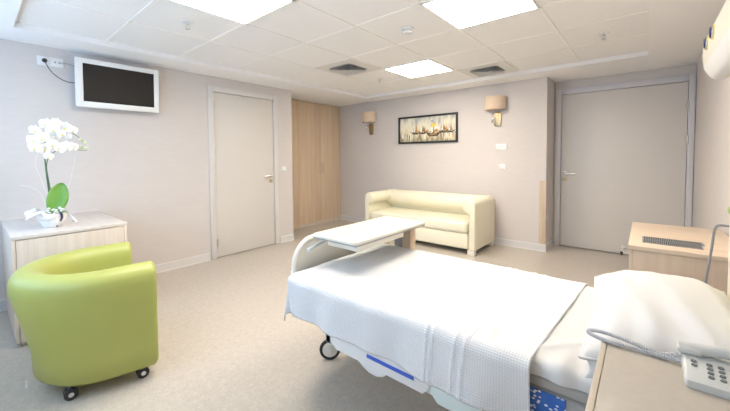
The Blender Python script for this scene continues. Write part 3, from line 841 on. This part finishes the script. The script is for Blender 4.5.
# waffle blanket
FOLDS = (-.60, -.575, -.49, -.455)
def wr_bl(a, b, d):
    w_ = .004*nz(a*4, b*4, 3)+.002*nz(a*11, b*9, 5)
    for i, fx in enumerate(FOLDS):
        xx = a-(fx+.05*(b-1.1)+.012*nz(b*4, i*3.3))
        w_ += .0045*math.exp(-(xx/.006)**2)
    if d > .04: w_ += (d-.04)*(.07*math.sin(a*11+1.1)+.05*math.sin(a*27)+.15*nz(a*3, 2, 1))*.8
    return w_
bl = drape(-1.415, -.255, 1.108, 1.905, .639, .21, .0, .225, .23, .04, 'blanket', M['waffle'], 'white waffle-weave blanket spread over the bed, hanging down the near side', 'blanket', wr_bl, 230, 150, .03)
bl.modifiers.new('s', 'SOLIDIFY').thickness = .004
# straighten the blanket's head-side edge a little: slanted as laid
for v in bl.data.vertices:
    if v.co.x > -.55: v.co.x += (v.co.x+.55)/.30*.05*(v.co.y-1.108)/.8 if v.co.y > 1.108 else 0
# hem seam roll along that edge
# pillow
bm = nb()
def pill(sgn):
    def f(u, v):
        a, b = (u-.5)*2, (v-.5)*2
        e = (1-abs(a)**2.1)*(1-abs(b)**2.2)
        t_ = max(0, e)**.52
        pin = 1-.10*(1-abs(b))*abs(a)**3; pin2 = 1-.09*(1-abs(a))*abs(b)**3
        z = sgn*(.118 if sgn > 0 else .068)*t_
        z += sgn*(.010*nz(a*3, b*3, sgn)+.004*math.sin(a*9+b*4+3*nz(a*2, b*2, 5))*t_)*min(1, t_*2)
        x = a*.205*pin; y = b*.37*pin2
        if sgn < 0: z *= .62
        # creases towards the near edge
        if sgn > 0 and b < -.3: z += .014*math.sin(a*15+3*b+2*nz(a*2, b*2, 9))*(-b-.3)*t_
        return Vector((x, y, z))
    return f
Vt = grid(bm, pill(1), 56, 72); Vb = grid(bm, pill(-1), 56, 72)
bmesh.ops.remove_doubles(bm, verts=bm.verts[:], dist=.0008)
pw = obj('pillow', bm, M['linen'], None, smooth=80)
pw.location = (.052, 1.508, .697); pw.rotation_euler = (math.radians(1.5), math.radians(-4), math.radians(2.5))
tag(pw, 'white pillow with piped edge at the head of the bed', 'pillow')
bm = nb(); pts = []
for i in range(121):
    t_ = i/120*4; s_ = int(min(t_, 3.999)); q = (t_-s_)*2-1
    a, b = [(q, -1), (1, q), (-q, 1), (-1, -q)][s_]
    pin = 1-.10*(1-abs(b))*abs(a)**3; pin2 = 1-.09*(1-abs(a))*abs(b)**3
    pts.append((a*.205*pin, b*.37*pin2, 0))
obj('piping', tube(bm, pts, .004, 6, 1), M['linen'], pw)
# pillowcase flap hanging over the mattress edge
bm = nb()
grid(bm, lambda u, v: Vector((-.19+.12*u+.008*math.sin(v*5), -.362-.014*math.sin(v*PI*.7)-.006*v, -.004-.060*v+.004*math.sin(u*9))), 16, 12)
o = obj('pillowcase_flap', bm, M['linen'], pw, smooth=80); o.modifiers.new('s', 'SOLIDIFY').thickness = .002

# ------------------------------------------------------------------ overbed table
ob = thing('overbed_table', 'overbed table with pale top reaching across the foot of the bed', 'table', (-1.29, 1.9, 0))
O3 = Vector((-1.29, 1.9, 0))
def OB(bm, a, b, r=0, mi=0): return box(bm, Vector(a)-O3, Vector(b)-O3, r, 3, mi)
def rrect(x0, x1, y0, y1, r, n=6):
    pts = []
    for cx_, cy_, a0 in ((x1-r, y1-r, 0), (x0+r, y1-r, PI/2), (x0+r, y0+r, PI), (x1-r, y0+r, 1.5*PI)):
        for i in range(n+1): a = a0+PI/2*i/n; pts.append((cx_+r*math.cos(a), cy_+r*math.sin(a)))
    return pts
bm = nb(); prism(bm, rrect(-1.458+1.29, -1.115+1.29, 1.262-1.9, 1.985-1.9, .03), 'z', .804, .822, .006); obj('tabletop', bm, M['cream_pl'], ob)
bm = nb(); prism(bm, rrect(-1.440+1.29, -1.133+1.29, 1.285-1.9, 1.965-1.9, .02), 'z', .8222, .8235, .0005); q = obj('top_inlay', bm, varied('pale_laminate', (.64, .59, .50), (.67, .62, .53), (20, 3, 20), .4), ob)
bm = nb(); OB(bm, (-1.45, 1.275, .793), (-1.123, 1.975, .8035), .003); q = obj('underframe', bm, M['grey_pl'], ob); q['label'] = 'dark grey underframe'
bm = nb(); OB(bm, (-1.38, 1.32, .755), (-1.15, 1.76, .7925), .006); obj('drawer', bm, M['cream_pl'], ob)
bm = nb(); tube(bm, [Vector(p)-O3 for p in ((-1.44, 1.40, .79), (-1.455, 1.38, .765), (-1.44, 1.30, .755), (-1.415, 1.20, .745))], .009, 8); obj('release_lever', bm, mat('lever_grey', (.55, .60, .64), .4), ob)
bm = nb(); OB(bm, (-1.375, 1.975, .06), (-1.305, 2.035, .7925), .006); obj('lift_column', bm, M['grey_metal'], ob)
bm = nb(); OB(bm, (-1.303, 1.97, .06), (-1.235, 2.04, .7925), .004); obj('column_cover', bm, M['wood'], ob)
bm = nb(); OB(bm, (-1.505, 1.985, .06), (-1.455, 2.03, .78), .004); q = obj('side_post', bm, M['wood'], ob)
bm = nb(); OB(bm, (-1.51, 1.98, .78), (-1.20, 2.035, .7929), .003); obj('post_bridge', bm, M['grey_metal'], ob)
bm = nb(); OB(bm, (-1.52, 1.975, .045), (-1.22, 2.04, .075), .005)
for x in (-1.52, -1.24): OB(bm, (x, 1.83, .045), (x+.04, 2.30, .075), .005)
obj('base', bm, M['grey_metal'], ob)
for x in (-1.50, -1.22):
    for y in (1.86, 2.27):
        bm = nb(); cyl(bm, Vector((x-.012, y, .022))-O3, Vector((x+.012, y, .022))-O3, .022, n=20, bev=.003); obj('caster', bm, M['black'], ob)

# ------------------------------------------------------------------ far cabinet
cb = thing('bedside_cabinet', 'light oak cabinet with metal vent grille and key, beyond the bed', 'cabinet', (.17, 2.81, 0))
O4 = Vector((.17, 2.81, 0))
def CB(a, b, r=0): return box(nb(), Vector(a)-O4, Vector(b)-O4, r)
obj('top', CB((-.068, 2.392, .728), (.396, 3.235, .752), .002), M['wood_top'], cb)
obj('body', CB((-.045, 2.398, .05), (.392, 3.23, .727), .001), M['wood_cab'], cb)
for a, b in ((2.402, 2.812), (2.816, 3.226)):
    d = obj('door', CB((-.063, a, .06), (-.0455, b, .724), .001), M['wood_cab'], cb)
    if a < 2.5:
        bm = nb(); p = Vector((-.063, 2.50, .708))-O4
        cyl(bm, p, p+Vector((-.006, 0, 0)), .011, n=16); cyl(bm, p+Vector((-.006, 0, 0)), p+Vector((-.014, 0, 0)), .004, n=8)
        box(bm, p+Vector((-.036, -.0015, -.010)), p+Vector((-.012, .0015, .010)), .001); torus(bm, p+Vector((-.036, 0, -.014)), (0, 1, 0), .012, .0012, 20, 6)
        obj('key', bm, M['chrome'], d)
        bm = nb(); box(bm, p+Vector((-.044, -.005, -.046)), p+Vector((-.030, .005, -.024)), .004); q = obj('key_fob', bm, M['black'], d)
obj('plinth', CB((-.035, 2.41, 0), (.38, 3.22, .049)), M['dark'], cb)
bm = nb(); prism(bm, [(a-O4.x, b-O4.y) for a, b in ((-.008, 2.500), (.242, 2.500), (.242, 2.60), (.255, 2.60), (.255, 2.690), (-.008, 2.690))], 'z', .7522, .755, .0006); gr = obj('vent_grille', bm, M['grey_metal'], cb)
bm = nb()
for i in range(30):
    x = .0+i*.0080
    box(bm, Vector((x, 2.510, .755))-O4, Vector((x+.0035, 2.590, .7556))-O4)
for i in range(31): box(bm, Vector((.0+i*.0080, 2.604, .755))-O4, Vector((.0035+i*.0080, 2.682, .7556))-O4)
obj('grille_slots', bm, M['dark'], gr)

# ------------------------------------------------------------------ near bedside table
bt = thing('bedside_table', 'taupe bedside table in the near right corner carrying the telephone', 'bedside table', (.16, .87, 0))
O5 = Vector((.16, .87, 0))
def BT(a, b, r=0): return box(nb(), Vector(a)-O5, Vector(b)-O5, r)
obj('top', BT((-.070, .605, .726), (.396, 1.118, .750), .002), M['bs_top'], bt)
obj('edge_strip', BT((-.083, .602, .724), (-.0705, 1.12, .7515), .0015), M['bs_edge'], bt)
obj('far_edge_strip', BT((-.083, 1.1185, .724), (.396, 1.127, .7515), .0015), M['bs_edge'], bt)
obj('body', BT((-.055, .61, .05), (.392, 1.075, .7235)), M['bs_top'], bt)
for z0_, z1_ in ((.55, .715), (.07, .54)):
    d = obj('drawer' if z0_ > .5 else 'door', BT((-.072, .615, z0_), (-.0555, 1.07, z1_), .001), M['bs_edge'], bt)
    bm = nb(); y = .84; z = (z0_+z1_)/2
    tube(bm, [Vector(p)-O5 for p in ((-.072, y-.05, z), (-.094, y-.048, z), (-.096, y, z), (-.094, y+.048, z), (-.072, y+.05, z))], .004, 8); obj('handle', bm, M['steel'], d)
for x in (-.04, .34):
    for y in (.63, 1.02): obj('caster', cyl(nb(), Vector((x, y, .025))-O5, Vector((x+.02, y, .025))-O5, .025, n=20, bev=.003), M['black'], bt)

# ------------------------------------------------------------------ telephone
ph = thing('telephone', 'cream desk telephone with handset and round grey keys', 'telephone', (.074, 1.045, .7506))
# local: x to the right, y away; front edge slopes
bm = nb(); prism(bm, [(-.042, 0), (-.042, .016), (-.036, .021), (.025, .038), (.060, .042), (.068, .036), (.068, 0)], 'x', 0, .20, .006); obj('body', bm, M['phone'], ph)
def ontop(y): return .021+(y+.036)*(.017/.061)
th = math.atan2(.017, .061)
kx = [.018, .043, .061, .079, .097, .118, .136]
for xi, x in enumerate(kx):
    for yi, y in enumerate((.014, .002, -.010, -.022)):
        if xi == 0 and yi > 1: continue
        bm = nb(); z = ontop(y); n_ = Vector((0, -math.sin(th), math.cos(th))); p = Vector((x, y, z))
        t_ = bmesh.new(); bmesh.ops.create_cone(t_, cap_ends=True, segments=14, radius1=.0050, radius2=.0043, depth=.004)
        xform(t_, Matrix.Translation(p+n_*.002) @ Matrix.Rotation(th, 4, 'X') @ Matrix.Diagonal((1.1, .66, 1, 1))); merge(bm, t_)
        obj('key', bm, M['phone_dk'], ph)
# handset lying along x
bm = nb()
tube(bm, [(-.004, .046, .046), (.03, .046, .052), (.07, .046, .059), (.12, .046, .060), (.17, .046, .055), (.21, .046, .048)], lambda t: .0125+.003*(abs(t-.5)*2)**2, 14)
box(bm, (-.010, .028, .040), (.034, .066, .056), .007, 4); box(bm, (.165, .028, .040), (.215, .066, .056), .007, 4)
obj('handset', bm, M['phone'], ph)
bm = nb()
def coil(bm, P, R_, r_, turns):
    P = smooth_path(P, 14); out = []; n = len(P); tot = turns*8
    for i in range(tot+1):
        t_ = i/tot*(n-1); k = int(min(t_, n-2)); p = P[k].lerp(P[k+1], t_-k); d = (P[k+1]-P[k]).normalized()
        u = d.cross(Vector((0, 0, 1))).normalized(); w_ = d.cross(u); a = 2*PI*i/8
        out.append(p+u*R_*math.cos(a)+w_*R_*math.sin(a))
    tube(bm, out, r_, 5, 1)
loop = [(.0, .055, .010), (-.03, .056, .007), (-.07, .056, .0066), (-.12, .056, .0066), (-.150, .058, .0066), (-.178, .064, .009), (-.188, .074, .011), (-.178, .086, .013), (-.15, .088, .014), (-.110, .082, .013), (-.070, .070, .011), (-.035, .062, .010), (.004, .058, .026)]
coil(bm, loop, .0043, .0019, 100)
obj('coiled_cord', bm, M['cord'], ph, smooth=0)

# ------------------------------------------------------------------ bedhead lamp unit on the right wall
bh = thing('bedhead_unit', 'long cream wall unit with rounded end and outlets above the bed head', 'wall unit', (XR, 1.9, 1.82))
prof = [(0, .12), (-.135, .12), (-.155, .112), (-.165, .095), (-.166, .03), (-.162, -.03), (-.150, -.065), (-.130, -.100), (-.110, -.118), (-.085, -.122), (0, -.105)]
P2 = [(p[0]-.0005, p[1]) for p in prof]
bm = nb(); prism(bm, P2, 'y', -1.3, .99, 0)
# rounded end cap, shrinking rings
ringp = None
t_ = bmesh.new(); prevr = [t_.verts.new((u, .99, v)) for u, v in P2]
for k in range(1, 7):
    a = PI/2*k/6; s_ = math.cos(a)*.30+.70; cur = [t_.verts.new((u*s_ if u < -.001 else u, .99+.035*math.sin(a), v*s_)) for u, v in P2]
    for j in range(len(P2)): t_.faces.new((prevr[j], prevr[(j+1) % len(P2)], cur[(j+1) % len(P2)], cur[j]))
    prevr = cur
t_.faces.new(prevr); merge(bm, t_)
obj('housing', bm, M['cream_pl'], bh, smooth=50)
bm = nb(); prism(bm, [(-.160, -.045), (-.152, -.067), (-.132, -.102), (-.111, -.1205), (-.085, -.1245), (-.085, -.128), (-.113, -.124), (-.135, -.104), (-.155, -.068), (-.163, -.046)], 'y', -1.28, .97); obj('diffuser', bm, M['white_pl'], bh, smooth=50)
for y in (.57, .79):
    bm = nb(); p = Vector((-.166, y, .055)); d = Vector((-1, 0, 0))
    cyl(bm, p, p+d*.010, .034, n=24, bev=.003); k_ = obj('gas_outlet', bm, M['chrome'], bh)
    bm = nb(); cyl(bm, p+d*.0102, p+d*.014, .026, n=24, bev=.002); obj('outlet_centre', bm, M['navy'], k_)
    bm = nb(); cyl(bm, p-d*.004, p+d*.004, .038, n=24); obj('outlet_ring', bm, mat('outlet_yellow', (.75, .6, .1), .4) if 'outlet_yellow' not in bpy.data.materials else bpy.data.materials['outlet_yellow'], k_)

# nurse call cable
tag(obj('call_cable', tube(nb(), [(.30, 2.03, .955), (.262, 2.03, .960), (.236, 2.03, .958), (.226, 2.03, .935), (.221, 2.03, .88), (.214, 2.03, .80), (.205, 2.03, .70), (.21, 2.02, .60), (.245, 2.01, .50), (.28, 2.0, .47)], .0045, 8), M['cable'], None), 'thin grey cable hanging over the headboard beside the pillow', 'cable')

# ------------------------------------------------------------------ light
world = bpy.data.worlds.new('sky'); S.world = world; world.use_nodes = True
bg = world.node_tree.nodes['Background']; bg.inputs['Color'].default_value = (.50, .72, 1.0, 1); bg.inputs['Strength'].default_value = 3.2
ld = bpy.data.lights.new('window_portal', 'AREA'); ld.shape = 'RECTANGLE'; ld.size = 3.2; ld.size_y = 1.4; ld.cycles.is_portal = True
lo = bpy.data.objects.new('window_portal', ld); link(lo); lo.location = (-2.4, YN-.14, 1.45); lo.rotation_euler = (PI/2, 0, 0)  # faces into the room (+y)

# ------------------------------------------------------------------ camera (principal point off-centre: lens shift)
f_px = 334.9046; pit, rol, yaw = map(math.radians, (-2.2821, -.4915, 40.3595))
Fv = Vector((-math.sin(yaw), math.cos(yaw), 0)); Rv = Vector((math.cos(yaw), math.sin(yaw), 0)); Uv = Vector((0, 0, 1))
F2 = Fv*math.cos(pit)+Uv*math.sin(pit); U2 = Uv*math.cos(pit)-Fv*math.sin(pit)
R3 = Rv*math.cos(rol)+U2*math.sin(rol); U3 = U2*math.cos(rol)-Rv*math.sin(rol)
cam = bpy.data.cameras.new('camera'); co = bpy.data.objects.new('camera', cam); link(co)
co.matrix_world = Matrix(((R3.x, U3.x, -F2.x, 0), (R3.y, U3.y, -F2.y, 0), (R3.z, U3.z, -F2.z, 1.26), (0, 0, 0, 1)))
cam.sensor_width = 36; cam.lens = 36*f_px/730
cam.shift_x = (365-361.4087)/730; cam.shift_y = -(205.5-169.981)/730
cam.clip_start = .01
S.camera = co
S.view_settings.view_transform = 'Standard'; S.view_settings.look = 'None'; S.view_settings.gamma = 1
S.view_settings.exposure = 0.4
